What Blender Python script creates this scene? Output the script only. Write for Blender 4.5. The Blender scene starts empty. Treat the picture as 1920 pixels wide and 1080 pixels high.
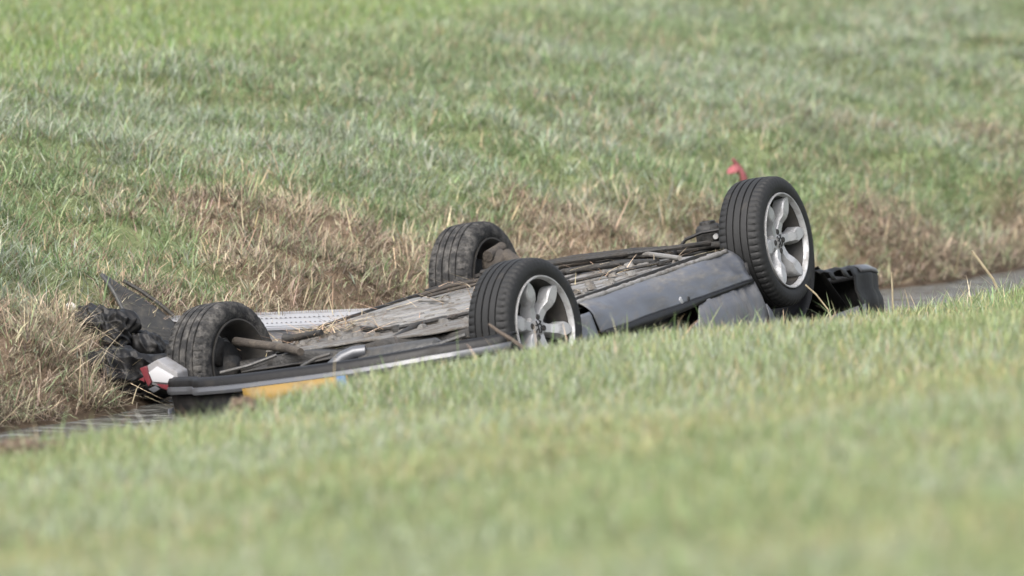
import bpy, bmesh, math, random
import numpy as np
from mathutils import Vector, Matrix

R = math.radians
rng = np.random.default_rng(7)
random.seed(7)
scene = bpy.context.scene
COL = scene.collection

# ------------------------------------------------------------------ camera, world, sun, exposure
cam_d = bpy.data.cameras.new('camera')
cam_d.sensor_width = 36.0
cam_d.lens = 270.0
cam_d.clip_start = 0.5
cam_d.clip_end = 2000.0
cam_d.dof.use_dof = True
cam_d.dof.focus_distance = 36.2
cam_d.dof.aperture_fstop = 2.1
cam = bpy.data.objects.new('camera', cam_d)
cam.location = (0, 0, 3.64)
cam.rotation_euler = (R(85.0), 0, 0)
COL.objects.link(cam)
scene.camera = cam

SUN_EL, SUN_AZ = 48.0, 205.0          # azimuth measured clockwise from +Y
world = bpy.data.worlds.new('World')
scene.world = world
world.use_nodes = True
wn = world.node_tree
sky = wn.nodes.new('ShaderNodeTexSky')
sky.sky_type = 'NISHITA'
sky.sun_disc = False
sky.sun_elevation = R(SUN_EL)
sky.sun_rotation = R(SUN_AZ)
sky.air_density = 1.0
sky.dust_density = 6.0
sky.ozone_density = 0.6
wn.nodes['Background'].inputs['Strength'].default_value = 0.15
hsv = wn.nodes.new('ShaderNodeHueSaturation')          # thin grey cloud takes most of the blue out of the sky
hsv.inputs['Saturation'].default_value = 0.45
wn.links.new(sky.outputs[0], hsv.inputs['Color'])
wn.links.new(hsv.outputs[0], wn.nodes['Background'].inputs['Color'])

sun_d = bpy.data.lights.new('sun', 'SUN')
sun_d.energy = 0.7
sun_d.angle = R(60)
sun_d.color = (1.0, 0.98, 0.95)
sun = bpy.data.objects.new('sun', sun_d)
az, el = R(SUN_AZ), R(SUN_EL)
sdir = Vector((math.sin(az) * math.cos(el), math.cos(az) * math.cos(el), math.sin(el)))
sun.rotation_euler = sdir.to_track_quat('Z', 'Y').to_euler()
sun.location = (0, 0, 40)
COL.objects.link(sun)

scene.view_settings.view_transform = 'Standard'
scene.view_settings.look = 'None'
scene.view_settings.gamma = 1.0
scene.view_settings.use_curve_mapping = False
scene.view_settings.exposure = 1.36
scene.cycles.use_denoising = True
scene.cycles.max_bounces = 6

# ------------------------------------------------------------------ numpy noise
_tab = np.random.default_rng(3).random((256, 256))
def vnoise(x, y):
    x = np.asarray(x, float); y = np.asarray(y, float)
    xi = np.floor(x).astype(int); yi = np.floor(y).astype(int)
    fx = x - xi; fy = y - yi
    fx = fx * fx * (3 - 2 * fx); fy = fy * fy * (3 - 2 * fy)
    a = _tab[xi % 256, yi % 256]; b = _tab[(xi + 1) % 256, yi % 256]
    c = _tab[xi % 256, (yi + 1) % 256]; d = _tab[(xi + 1) % 256, (yi + 1) % 256]
    return (a * (1 - fx) + b * fx) * (1 - fy) + (c * (1 - fx) + d * fx) * fy
def fbm(x, y, o=3):
    s = 0; a = 1.0; t = 0
    for k in range(o):
        s = s + a * vnoise(x * 2 ** k + 17.3 * k, y * 2 ** k + 5.1 * k); t += a; a *= 0.5
    return s / t
def sstep(a, b, x):
    t = np.clip((x - a) / (b - a), 0, 1)
    return t * t * (3 - 2 * t)

# ------------------------------------------------------------------ the lie of the land: u runs along the ditch, v across it (v grows towards the near bank)
P0 = np.array([-2.32, 34.55]); DU = np.array([0.53298, 0.84613]); NV = np.array([0.84613, -0.53298])
def uv_of(x, y):
    dx = x - P0[0]; dy = y - P0[1]
    return dx * DU[0] + dy * DU[1], dx * NV[0] + dy * NV[1]
def xy_of(u, v):
    return P0[0] + u * DU[0] + v * NV[0], P0[1] + u * DU[1] + v * NV[1]
PV = np.array([-400, -60, -5.5, -3.6, -2.2, -0.95, -0.55, -0.2, 0.0, 0.3, 0.9, 1.7, 2.2, 2.5, 2.72, 2.95, 3.3, 5.0, 10.0, 19.0, 30.0, 400])
PZ = np.array([3.5, 2.6, 1.26, 1.14, 0.86, 0.52, 0.36, 0.12, -0.02, -0.45, -0.98, -0.98, -0.5, -0.02, 0.26, 0.36, 0.405, 0.60, 1.16, 2.18, 2.4, 4.0])
def height(u, v):
    vc = 3.16 + 0.20 * np.clip(u - 4.4, -6, 10)
    s = np.where(v < -0.95, -0.95 + (v + 0.95) * (2.65 / np.maximum(vc - 0.95, 1.4)), v)
    s = np.where(v < -12, v, s)
    s = s - 0.36 * sstep(1.6, 0.2, u) * sstep(1.2, 0.1, v) * sstep(-2.5, -0.6, v)
    wob = (fbm(u * 0.9, v * 0.9 + 40, 3) - 0.5)
    edge = sstep(-1.6, -0.3, v) * sstep(1.2, 0.2, v)
    s = s + wob * 0.28 * edge
    z = np.interp(s, PV, PZ)
    near = sstep(-14, -6, v) * sstep(26, 12, v)
    bank = sstep(-4.5, -3.0, v) * sstep(0.2, -0.4, v)
    z = z + near * ((fbm(u * 1.6 + 9, v * 1.6, 3) - 0.5) * (0.05 + 0.27 * bank) + (fbm(u * 0.35, v * 0.35, 2) - 0.5) * 0.06)
    # the near lip stands a little higher beside the car
    lip = sstep(2.3, 2.9, v) * sstep(7.0, 3.3, v)
    z = z + lip * (0.125 * np.exp(-((u + 0.2) / 1.65) ** 2) + 0.040 * np.exp(-((u + 1.8) / 0.8) ** 2) + 0.03 * np.exp(-((u - 2.6) / 1.2) ** 2) + 0.050 * sstep(2.5, 4.5, u) + 0.03 * sstep(-2.4, -4.0, u))
    return z

# ------------------------------------------------------------------ materials
def new_mat(name):
    m = bpy.data.materials.new(name); m.use_nodes = True
    nt = m.node_tree
    return m, nt, nt.nodes['Principled BSDF']
def noise_node(nt, scale, detail=5, rough=0.6, coord=None, loc=None):
    n = nt.nodes.new('ShaderNodeTexNoise'); n.inputs['Scale'].default_value = scale
    n.inputs['Detail'].default_value = detail; n.inputs['Roughness'].default_value = rough
    if coord is None:
        tc = nt.nodes.new('ShaderNodeTexCoord'); coord = tc.outputs['Object']
    nt.links.new(coord, n.inputs['Vector'])
    return n
def ramp(nt, fac, stops):
    r = nt.nodes.new('ShaderNodeValToRGB')
    els = r.color_ramp.elements
    while len(els) < len(stops): els.new(0.5)
    for e, (p, c) in zip(els, stops):
        e.position = p; e.color = (*c, 1) if len(c) == 3 else c
    nt.links.new(fac, r.inputs['Fac'])
    return r
def mixc(nt, fac, a, b):
    m = nt.nodes.new('ShaderNodeMix'); m.data_type = 'RGBA'
    for s, x in ((0, fac), (6, a), (7, b)):
        if hasattr(x, 'links') or hasattr(x, 'is_linked'): nt.links.new(x, m.inputs[s])
        elif s == 0: m.inputs[0].default_value = x
        else: m.inputs[s].default_value = (*x, 1)
    return m.outputs[2]
def bump(nt, h, strength, dist, bsdf):
    b = nt.nodes.new('ShaderNodeBump'); b.inputs['Strength'].default_value = strength
    b.inputs['Distance'].default_value = dist
    nt.links.new(h, b.inputs['Height']); nt.links.new(b.outputs[0], bsdf.inputs['Normal'])
def dirty(name, base, dirt, lo, hi, scale=9.0, rough=0.5, rough_dirt=0.9, metallic=0.0, bmp=0.0, spec=0.5, stretch=None):
    """A surface with patches of dried mud on it."""
    m, nt, b = new_mat(name)
    tc = nt.nodes.new('ShaderNodeTexCoord'); co = tc.outputs['Object']
    if stretch:
        mp = nt.nodes.new('ShaderNodeMapping'); mp.inputs['Scale'].default_value = stretch
        nt.links.new(co, mp.inputs['Vector']); co = mp.outputs[0]
    n = noise_node(nt, scale, 7, 0.65, co)
    f = ramp(nt, n.outputs['Fac'], [(lo, (0, 0, 0)), (hi, (1, 1, 1))])
    n2 = noise_node(nt, scale * 4.3, 4, 0.6, co)
    dcol = ramp(nt, n2.outputs['Fac'], [(0.3, tuple(c * 0.6 for c in dirt)), (0.7, tuple(min(1, c * 1.25) for c in dirt))])
    nt.links.new(mixc(nt, f.outputs[0], base, dcol.outputs[0]), b.inputs['Base Color'])
    rr = nt.nodes.new('ShaderNodeMapRange'); rr.inputs[3].default_value = rough; rr.inputs[4].default_value = rough_dirt
    nt.links.new(f.outputs[0], rr.inputs[0]); nt.links.new(rr.outputs[0], b.inputs['Roughness'])
    if metallic:
        mr = nt.nodes.new('ShaderNodeMapRange'); mr.inputs[3].default_value = metallic; mr.inputs[4].default_value = 0
        nt.links.new(f.outputs[0], mr.inputs[0]); nt.links.new(mr.outputs[0], b.inputs['Metallic'])
    b.inputs['Specular IOR Level'].default_value = spec
    if bmp:
        bump(nt, n2.outputs['Fac'], bmp, 0.02, b)
    return m

M = {}
M['tyre'] = dirty('tyre_rubber', (0.010, 0.0105, 0.0112), (0.06, 0.053, 0.045), 0.62, 0.80, 7, 0.68, 0.95, bmp=0.15, spec=0.35)
M['tyre_muddy'] = dirty('muddy_tyre_rubber', (0.0115, 0.0115, 0.0118), (0.095, 0.091, 0.085), 0.44, 0.70, 24, 0.72, 0.95, bmp=0.4, spec=0.3)
M['alloy'] = dirty('silver_alloy', (0.35, 0.355, 0.365), (0.13, 0.12, 0.105), 0.47, 0.76, 18, 0.42, 0.85, metallic=0.35, bmp=0.05)
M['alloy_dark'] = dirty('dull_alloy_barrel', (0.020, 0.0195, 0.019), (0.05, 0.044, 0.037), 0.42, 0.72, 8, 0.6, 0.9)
M['iron'] = dirty('dark_iron', (0.010, 0.0097, 0.0093), (0.036, 0.031, 0.026), 0.45, 0.72, 12, 0.6, 0.95, bmp=0.4)
M['rust'] = dirty('rusty_muddy_steel', (0.030, 0.025, 0.021), (0.075, 0.063, 0.05), 0.42, 0.7, 14, 0.8, 0.95, bmp=0.4)
M['paint'] = dirty('grey_car_paint', (0.092, 0.099, 0.115), (0.15, 0.142, 0.128), 0.48, 0.78, 9, 0.36, 0.85, metallic=0.25, bmp=0.04, stretch=(1, 0.6, 2.0))
M['paint_scraped'] = dirty('scraped_grey_paint', (0.082, 0.088, 0.101), (0.125, 0.12, 0.112), 0.40, 0.75, 13, 0.38, 0.85, metallic=0.25, bmp=0.06, stretch=(1, 1.6, 0.5))
M['plastic'] = dirty('black_trim_plastic', (0.0055, 0.0055, 0.006), (0.03, 0.027, 0.023), 0.55, 0.85, 8, 0.5, 0.9, bmp=0.1, spec=0.3)
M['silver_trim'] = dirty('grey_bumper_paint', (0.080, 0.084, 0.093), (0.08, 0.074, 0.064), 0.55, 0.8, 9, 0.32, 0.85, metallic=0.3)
M['floor_mid'] = dirty('muddy_rear_pan', (0.105, 0.102, 0.096), (0.075, 0.064, 0.052), 0.42, 0.62, 12, 0.6, 0.95, bmp=0.4)
M['floor'] = dirty('mud_dusted_floor_pan', (0.155, 0.152, 0.146), (0.075, 0.064, 0.052), 0.46, 0.66, 9, 0.55, 0.95, bmp=0.2, stretch=(0.9, 0.9, 1))
M['floor_dark'] = dirty('dirty_underseal', (0.018, 0.0175, 0.017), (0.05, 0.044, 0.036), 0.45, 0.72, 8, 0.7, 0.95, bmp=0.4, stretch=(1.6, 0.5, 1))
M['shield'] = dirty('dull_heat_shield', (0.055, 0.055, 0.054), (0.055, 0.048, 0.040), 0.5, 0.75, 9, 0.45, 0.9, metallic=0.4, bmp=0.3)
M['wet_bag'] = dirty('wet_black_plastic_film', (0.0045, 0.0045, 0.005), (0.032, 0.030, 0.026), 0.52, 0.74, 14, 0.55, 0.9, bmp=0.12, spec=0.35)
M['liner'] = dirty('muddy_black_liner', (0.017, 0.0165, 0.015), (0.055, 0.05, 0.04), 0.45, 0.75, 7, 0.6, 0.95, bmp=0.3)
M['shield_pale'] = dirty('cracked_lamp_housing', (0.17, 0.17, 0.175), (0.10, 0.092, 0.08), 0.5, 0.75, 12, 0.4, 0.85)
M['white_metal'] = dirty('white_coated_metal', (0.285, 0.29, 0.305), (0.15, 0.135, 0.115), 0.62, 0.9, 5, 0.4, 0.85)
M['hole'] = dirty('dark_stud', (0.03, 0.03, 0.033), (0.06, 0.055, 0.05), 0.5, 0.8, 9, 0.6, 0.9)
M['yellow'] = dirty('yellow_plate', (0.20, 0.125, 0.028), (0.12, 0.09, 0.045), 0.45, 0.75, 9, 0.35, 0.8)
M['sticker'] = dirty('yellow_sticker', (0.34, 0.25, 0.05), (0.22, 0.18, 0.08), 0.55, 0.8, 9, 0.5, 0.8)
M['blue'] = dirty('blue_band', (0.02, 0.085, 0.26), (0.06, 0.09, 0.14), 0.65, 0.9, 6, 0.35, 0.8)
M['lens_white'] = dirty('milky_lens', (0.36, 0.36, 0.375), (0.2, 0.18, 0.165), 0.62, 0.85, 9, 0.2, 0.7)
M['lens_red'] = dirty('red_lens', (0.11, 0.022, 0.028), (0.11, 0.065, 0.06), 0.6, 0.85, 9, 0.2, 0.7)
M['red_cloth'] = dirty('faded_red_cloth', (0.21, 0.06, 0.066), (0.17, 0.08, 0.075), 0.5, 0.8, 14, 0.85, 0.95)
M['clod'] = dirty('soil_clod', (0.085, 0.06, 0.043), (0.14, 0.105, 0.075), 0.4, 0.7, 14, 0.95, 0.98, bmp=0.6)
M['pebble'] = dirty('white_stone', (0.6, 0.6, 0.58), (0.4, 0.37, 0.33), 0.5, 0.8, 20, 0.7, 0.9)
M['stalk'] = dirty('dry_stalk', (0.26, 0.22, 0.145), (0.17, 0.13, 0.085), 0.45, 0.7, 30, 0.8, 0.9)
M['twig'] = dirty('brown_twig', (0.05, 0.038, 0.03), (0.09, 0.07, 0.052), 0.45, 0.7, 30, 0.85, 0.9)

def ground_mat():
    m, nt, b = new_mat('soil_and_turf')
    at = nt.nodes.new('ShaderNodeAttribute'); at.attribute_name = 'Col'
    n = noise_node(nt, 11, 8, 0.7)
    r = ramp(nt, n.outputs['Fac'], [(0.3, (0.55, 0.55, 0.55)), (0.7, (1.25, 1.25, 1.25))])
    mm = nt.nodes.new('ShaderNodeMix'); mm.data_type = 'RGBA'; mm.blend_type = 'MULTIPLY'; mm.inputs[0].default_value = 1
    nt.links.new(at.outputs['Color'], mm.inputs[6]); nt.links.new(r.outputs[0], mm.inputs[7])
    nt.links.new(mm.outputs[2], b.inputs['Base Color'])
    b.inputs['Roughness'].default_value = 0.95
    b.inputs['Specular IOR Level'].default_value = 0.15
    bump(nt, n.outputs['Fac'], 0.7, 0.05, b)
    return m
M['ground'] = ground_mat()
def grass_mat(name, trans, rough):
    m, nt, b = new_mat(name)
    at = nt.nodes.new('ShaderNodeAttribute'); at.attribute_name = 'Col'
    nt.links.new(at.outputs['Color'], b.inputs['Base Color'])
    b.inputs['Roughness'].default_value = rough
    b.inputs['Specular IOR Level'].default_value = 0.35
    t = nt.nodes.new('ShaderNodeBsdfTranslucent'); nt.links.new(at.outputs['Color'], t.inputs['Color'])
    mx = nt.nodes.new('ShaderNodeMixShader'); mx.inputs[0].default_value = trans
    nt.links.new(b.outputs[0], mx.inputs[1]); nt.links.new(t.outputs[0], mx.inputs[2])
    nt.links.new(mx.outputs[0], nt.nodes['Material Output'].inputs['Surface'])
    return m
M['grass'] = grass_mat('grass_blade', 0.38, 0.42)
M['straw'] = grass_mat('dead_straw', 0.2, 0.8)
def water_mat():
    m, nt, b = new_mat('murky_ditch_water')
    n = noise_node(nt, 6, 3, 0.5)
    b.inputs['Base Color'].default_value = (0.10, 0.10, 0.092, 1)
    b.inputs['Roughness'].default_value = 0.13
    b.inputs['IOR'].default_value = 1.33
    bump(nt, n.outputs['Fac'], 1.0, 0.09, b)
    return m
M['water'] = water_mat()

# ------------------------------------------------------------------ mesh helpers
def mesh_np(name, verts, faces, mat, smooth=True):
    me = bpy.data.meshes.new(name)
    me.from_pydata([tuple(v) for v in verts], [], [tuple(f) for f in faces])
    me.materials.append(mat)
    if smooth:
        me.polygons.foreach_set('use_smooth', [True] * len(me.polygons))
    me.update()
    return me
def link(name, me, parent=None):
    o = bpy.data.objects.new(name, me); COL.objects.link(o)
    if parent is not None: o.parent = parent
    return o
def tag(o, label=None, cat=None, group=None, kind=None):
    for k, v in (('label', label), ('category', cat), ('group', group), ('kind', kind)):
        if v: o[k] = v
    return o
class MB:
    """Collects shapes in one mesh."""
    def __init__(s): s.v = []; s.f = []
    def add(s, v, f):
        k = len(s.v); s.v += [tuple(map(float, p)) for p in v]; s.f += [tuple(i + k for i in q) for q in f]
    def box(s, c, d, rot=None):
        c = Vector(c); hx, hy, hz = [q / 2 for q in d]
        vs = [Vector((x, y, z)) for x in (-hx, hx) for y in (-hy, hy) for z in (-hz, hz)]
        if rot is not None: vs = [rot @ q for q in vs]
        s.add([q + c for q in vs], [(0, 1, 3, 2), (4, 6, 7, 5), (0, 4, 5, 1), (2, 3, 7, 6), (0, 2, 6, 4), (1, 5, 7, 3)])
    def tube(s, pts, r, n=10, cap=True):
        pts = [Vector(p) for p in pts]; rs = r if isinstance(r, (list, tuple)) else [r] * len(pts)
        vs = []; fs = []
        ref = Vector((0, 0, 1))
        for i, p in enumerate(pts):
            t = (pts[min(i + 1, len(pts) - 1)] - pts[max(i - 1, 0)]).normalized()
            if abs(t.dot(ref)) > 0.95: ref = Vector((1, 0, 0))
            a = t.cross(ref).normalized(); b = t.cross(a)
            for k in range(n):
                th = 2 * math.pi * k / n
                vs.append(p + (a * math.cos(th) + b * math.sin(th)) * rs[i])
        for i in range(len(pts) - 1):
            for k in range(n):
                fs.append((i * n + k, i * n + (k + 1) % n, (i + 1) * n + (k + 1) % n, (i + 1) * n + k))
        if cap:
            fs.append(tuple(range(n))); fs.append(tuple((len(pts) - 1) * n + k for k in range(n))[::-1])
        s.add(vs, fs)
    def lathe_x(s, prof, n=48, closed=False, mod=None):
        """prof: (x, r) points revolved about the x axis."""
        m = len(prof); vs = []; fs = []
        for k in range(n):
            th = 2 * math.pi * k / n
            for j, (x, r) in enumerate(prof):
                if mod: r = r + mod(j, k)
                vs.append((x, r * math.cos(th), r * math.sin(th)))
        for k in range(n):
            k2 = (k + 1) % n
            for j in range(m - 1 + (1 if closed else 0)):
                j2 = (j + 1) % m
                fs.append((k * m + j, k * m + j2, k2 * m + j2, k2 * m + j))
        s.add(vs, fs)
    def grid(s, rows):
        """rows: list of equally long lists of points."""
        n = len(rows[0]); vs = [p for r in rows for p in r]
        s.add(vs, [(i * n + j, i * n + j + 1, (i + 1) * n + j + 1, (i + 1) * n + j) for i in range(len(rows) - 1) for j in range(n - 1)])
    def prism(s, poly, a, b):
        """poly: points as functions of depth: two matching outlines a and b."""
        n = len(a); s.add(list(a) + list(b), [tuple(range(n))[::-1], tuple(range(n, 2 * n))] + [(i, (i + 1) % n, n + (i + 1) % n, n + i) for i in range(n)])
    def build(s, name, mat, parent=None, smooth=True, bevel=0, solid=0, sub=0, off=(0, 0, 0), autosmooth=40):
        v = [(x + off[0], y + off[1], z + off[2]) for x, y, z in s.v]
        me = mesh_np(name, v, s.f, mat, smooth)
        bm = bmesh.new(); bm.from_mesh(me)
        bmesh.ops.recalc_face_normals(bm, faces=bm.faces)
        if bevel:
            es = [e for e in bm.edges if len(e.link_faces) == 2 and e.calc_face_angle(0) > R(35)]
            bmesh.ops.bevel(bm, geom=es, offset=bevel, segments=2, affect='EDGES', profile=0.6)
        if smooth and autosmooth:
            for e in bm.edges:
                if len(e.link_faces) == 2 and e.calc_face_angle(0) > R(autosmooth): e.smooth = False
            for f in bm.faces: f.smooth = True
        bm.to_mesh(me); bm.free()
        o = link(name, me, parent)
        if sub:
            d = o.modifiers.new('s', 'SUBSURF'); d.levels = sub; d.render_levels = sub
        if solid:
            d = o.modifiers.new('t', 'SOLIDIFY'); d.thickness = solid; d.offset = 0
        return o

# ------------------------------------------------------------------ ground
def axis(a, b, step, far, n):
    g = (far / 1.0) ** (np.arange(1, n + 1) / n)
    return np.concatenate([a - g[::-1], np.arange(a, b, step), b + g])
us = axis(-7.0, 24.0, 0.11, 420, 22)
vs_ = axis(-9.0, 8.0, 0.075, 400, 26)
UU, VV = np.meshgrid(us, vs_, indexing='ij')
ZZ = height(UU, VV)
XX, YY = xy_of(UU, VV)
def zone(u, v):
    """0 = green turf, 1 = dead brown growth, by place on the far bank and along the near lip."""
    w = (fbm(u * 1.1 + 3, v * 1.3 + 7, 4) - 0.5) * 2.7
    lim = np.interp(u, [-3, 0.5, 1.6, 2.6, 3.6, 4.3, 5.0, 6.0, 7, 8, 10, 13], [0.95, 0.85, 0.74, 0.82, 1.32, 1.40, 0.90, 0.80, 0.74, 0.72, 0.74, 0.70])
    far = sstep(0.22, -0.22, -v - lim - w * 0.55) * (v < 1.2)
    near = sstep(2.85, 2.6, v) * (v >= 1.2)
    return np.maximum(far, near)
bz = zone(UU, VV)
tone = fbm(UU * 2.2, VV * 2.2 + 3, 3)[..., None]
green = np.array([0.140, 0.165, 0.080]); brown = np.array([0.150, 0.110, 0.076]); mud = np.array([0.075, 0.055, 0.038])
gc = green * (1 - bz[..., None]) + brown * bz[..., None]
gc = gc * (0.65 + 0.7 * tone)
wet = (sstep(0.20, 0.02, ZZ) * sstep(3.5, 2.5, VV))[..., None]
gc = gc * (1 - wet) + mud * wet
nu, nv = UU.shape
vv = np.stack([XX, YY, ZZ], -1).reshape(-1, 3)
ii = np.arange(nu * nv).reshape(nu, nv)
ff = np.stack([ii[:-1, :-1], ii[1:, :-1], ii[1:, 1:], ii[:-1, 1:]], -1).reshape(-1, 4)
def fast_mesh(name, v, f, mat, cols=None, smooth=False):
    me = bpy.data.meshes.new(name)
    me.vertices.add(len(v)); me.vertices.foreach_set('co', v.astype(np.float32).ravel())
    nl = sum(len(q) * q.shape[1] for q in f)
    me.loops.add(nl)
    me.loops.foreach_set('vertex_index', np.concatenate([q.ravel() for q in f]).astype(np.int32))
    cnt = np.concatenate([np.full(len(q), q.shape[1]) for q in f])
    st = np.concatenate([[0], np.cumsum(cnt)[:-1]])
    me.polygons.add(len(cnt)); me.polygons.foreach_set('loop_start', st.astype(np.int32))
    me.polygons.foreach_set('loop_total', cnt.astype(np.int32))
    if smooth: me.polygons.foreach_set('use_smooth', np.ones(len(cnt), bool))
    if cols is not None:
        a = me.color_attributes.new('Col', 'FLOAT_COLOR', 'POINT')
        a.data.foreach_set('color', np.concatenate([cols, np.ones((len(cols), 1))], 1).astype(np.float32).ravel())
    me.materials.append(mat)
    me.update(); me.validate()
    return me
ground = link('ground', fast_mesh('ground', vv, [ff], M['ground'], gc.reshape(-1, 3), True))
tag(ground, kind='structure')

wu = np.linspace(-60, 120, 160); wv = np.linspace(-0.75, 2.75, 8)
WU, WV = np.meshgrid(wu, wv, indexing='ij'); wx, wy = xy_of(WU, WV)
ii = np.arange(WU.size).reshape(WU.shape)
wf = np.stack([ii[:-1, :-1], ii[1:, :-1], ii[1:, 1:], ii[:-1, 1:]], -1).reshape(-1, 4)
water = link('water', fast_mesh('water', np.stack([wx, wy, np.zeros_like(wx)], -1).reshape(-1, 3), [wf], M['water'], None, True))
tag(water, kind='structure')

# ------------------------------------------------------------------ grass: every blade a tapered bent strip
def blades(base, length, width, phi, lean, droop, cols, segs):
    """base (n,3), phi lean heading, lean 0 upright .. 1 lying, droop = extra bend at the tip."""
    n = len(base)
    d = np.stack([np.cos(phi), np.sin(phi), np.zeros(n)], -1)
    tw = phi + np.pi / 2 + rng.normal(0, 0.7, n)
    s = np.stack([np.cos(tw), np.sin(tw), np.zeros(n)], -1)
    ts = np.linspace(0, 1, segs + 1)
    rows = []
    for t in ts[:-1]:
        up = length * (t * np.sqrt(np.maximum(1 - lean ** 2, 0.02)) - droop * t * t)
        out = length * (t * lean + 0.5 * droop * t * t)
        c = base + d * out[:, None]; c[:, 2] += up
        w = width * (1 - 0.75 * t ** 1.5) / 2
        rows += [c - s * w[:, None], c + s * w[:, None]]
    t = 1.0
    c = base + d * (length * (lean + 0.5 * droop))[:, None]
    c[:, 2] += length * (np.sqrt(np.maximum(1 - lean ** 2, 0.02)) - droop)
    rows.append(c)
    k = len(rows)
    v = np.stack(rows, 1).reshape(-1, 3)
    o = (np.arange(n) * k)[:, None]
    quads = [o + np.array([[2 * i, 2 * i + 1, 2 * i + 3, 2 * i + 2]]) for i in range(segs - 1)]
    tri = o + np.array([[2 * (segs - 1), 2 * (segs - 1) + 1, k - 1]])
    f = ([np.concatenate(quads)] if quads else []) + [tri]
    return v, f, np.repeat(cols, k, 0)
def palette(n, weights, cols, jit=0.22):
    idx = rng.choice(len(cols), n, p=weights) if np.ndim(weights) == 1 else (rng.random((n, 1)) > np.cumsum(weights, 1)[:, :-1]).sum(1)
    c = np.array(cols)[idx]
    return np.clip(c * np.exp(rng.normal(0, jit, (n, 1))) * (1 + rng.normal(0, 0.05, (n, 3))), 0.01, 0.8)
GREEN = (0.150, 0.222, 0.095); PALE = (0.250, 0.298, 0.170); GREY = (0.300, 0.335, 0.262)  # GREY and PALE have the sheen of the leaves mixed into their colour
STRAW = (0.47, 0.39, 0.26); BROWN = (0.185, 0.135, 0.097); TAN = (0.34, 0.262, 0.185); LUSH = (0.150, 0.235, 0.070); YEL = (0.25, 0.275, 0.105)
def frustum_points(y0, y1, dens, wide=1.3, pad=0.35):
    """Random ground points in the strip of land the picture shows, with a margin at both sides."""
    k = 0.0667 * wide
    area = (y1 - y0) * (k * (y0 + y1) + 2 * pad)
    n = int(area * dens)
    y = y0 + (y1 - y0) * rng.random(n); hw = k * y + pad
    x = (rng.random(n) * 2 - 1) * (k * y1 + pad)
    keep = np.abs(x) < hw
    return x[keep], y[keep]
def crest(u): return -(3.16 + 0.20 * np.clip(u - 4.4, -6, 10))

def grow(name, label, parts, mat):
    v = []; fs = []; cs = []; k = 0
    for (pv, pf, pc) in parts:
        v.append(pv); cs.append(pc); fs += [q + k for q in pf]; k += len(pv)
    o = link(name, fast_mesh(name, np.concatenate(v), fs, mat, np.concatenate(cs)))
    tag(o, label, 'grass', kind='stuff')
    return o

# the meadow beyond the far bank: short and dense
x, y = frustum_points(37.5, 60, 1500)
u, v = uv_of(x, y); cr = crest(u)
keep = (v < cr + 0.35 * (rng.random(len(v)) - 0.3)) & (rng.random(len(v)) < np.interp(y, [38, 50, 60], [1, 0.8, 0.5]))
x, y, u, v = x[keep], y[keep], u[keep], v[keep]; n = len(x)
tn = fbm(u * 0.9, v * 0.9 + 11, 3); big = fbm(u * 0.3 + 4, v * 0.3, 2)
wt = np.stack([0.45 + 0.0 * tn, 0.32 + 0 * tn, 0.06 + 0 * tn, 0.02 + 0.10 * sstep(0.55, 0.75, tn), 0.20 + 0 * tn], -1); wt /= wt.sum(1, keepdims=True)
cols = palette(n, wt, [LUSH, PALE, GREY, TAN, YEL])
L = (0.06 + 0.05 * rng.random(n)) * (0.8 + 0.4 * tn)
meadow = blades(np.stack([x, y, height(u, v) - 0.005], -1), L, 0.0055 + 0.002 * rng.random(n), rng.random(n) * 6.283, 0.15 + 0.4 * rng.random(n), 0.1 + 0.25 * rng.random(n), cols, 2)

# the far bank: long tufts, each fanning out of one root, over a shorter sward
down = math.atan2(NV[1], NV[0])
def sward(x, y, spread, per, lmin, lmax, wid, segs, flop):
    """x, y: tuft centres; every tuft sends out `per` blades."""
    m = len(x)
    tuftlen = np.exp(rng.normal(0, 0.25, m)); tint = rng.normal(0, 0.16, m); bias = down + rng.normal(0, 1.5, m)
    cnt = rng.poisson(per, m); i = np.repeat(np.arange(m), cnt); n = len(i)
    ang = rng.random(n) * 6.283; rad = np.abs(rng.normal(0, spread, n))
    bx = x[i] + np.cos(ang) * rad; by = y[i] + np.sin(ang) * rad
    u, v = uv_of(bx, by)
    hx = np.cos(ang) + 0.5 * np.cos(bias[i]); hy = np.sin(ang) + 0.5 * np.sin(bias[i])
    phi = np.arctan2(hy, hx) + rng.normal(0, 0.35, n)
    L = (lmin + (lmax - lmin) * rng.random(n)) * tuftlen[i]
    hb = height(u, v); junk = ((bx + 1.77) / 0.27) ** 2 + ((by - 35.65) / 0.55) ** 2
    L = L * (1 + 0.75 * sstep(2.6, 0.8, u) * sstep(-2.9, -1.9, v) * sstep(0.35, 0.6, fbm(u * 1.4 + 20, v * 1.4 + 77, 2)))
    junk = np.minimum(junk, ((bx + 2.085) / 0.07) ** 2 + ((by - 36.0) / 0.2) ** 2)
    ok = (v < 0.6) & (hb > 0.015) & ((junk > 1) | (rng.random(n) < 0.10))
    return [q[ok] for q in (bx, by, u, v, phi, L, np.exp(tint[i]), i)], wid * (0.75 + 0.5 * rng.random(ok.sum())), segs, flop
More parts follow.
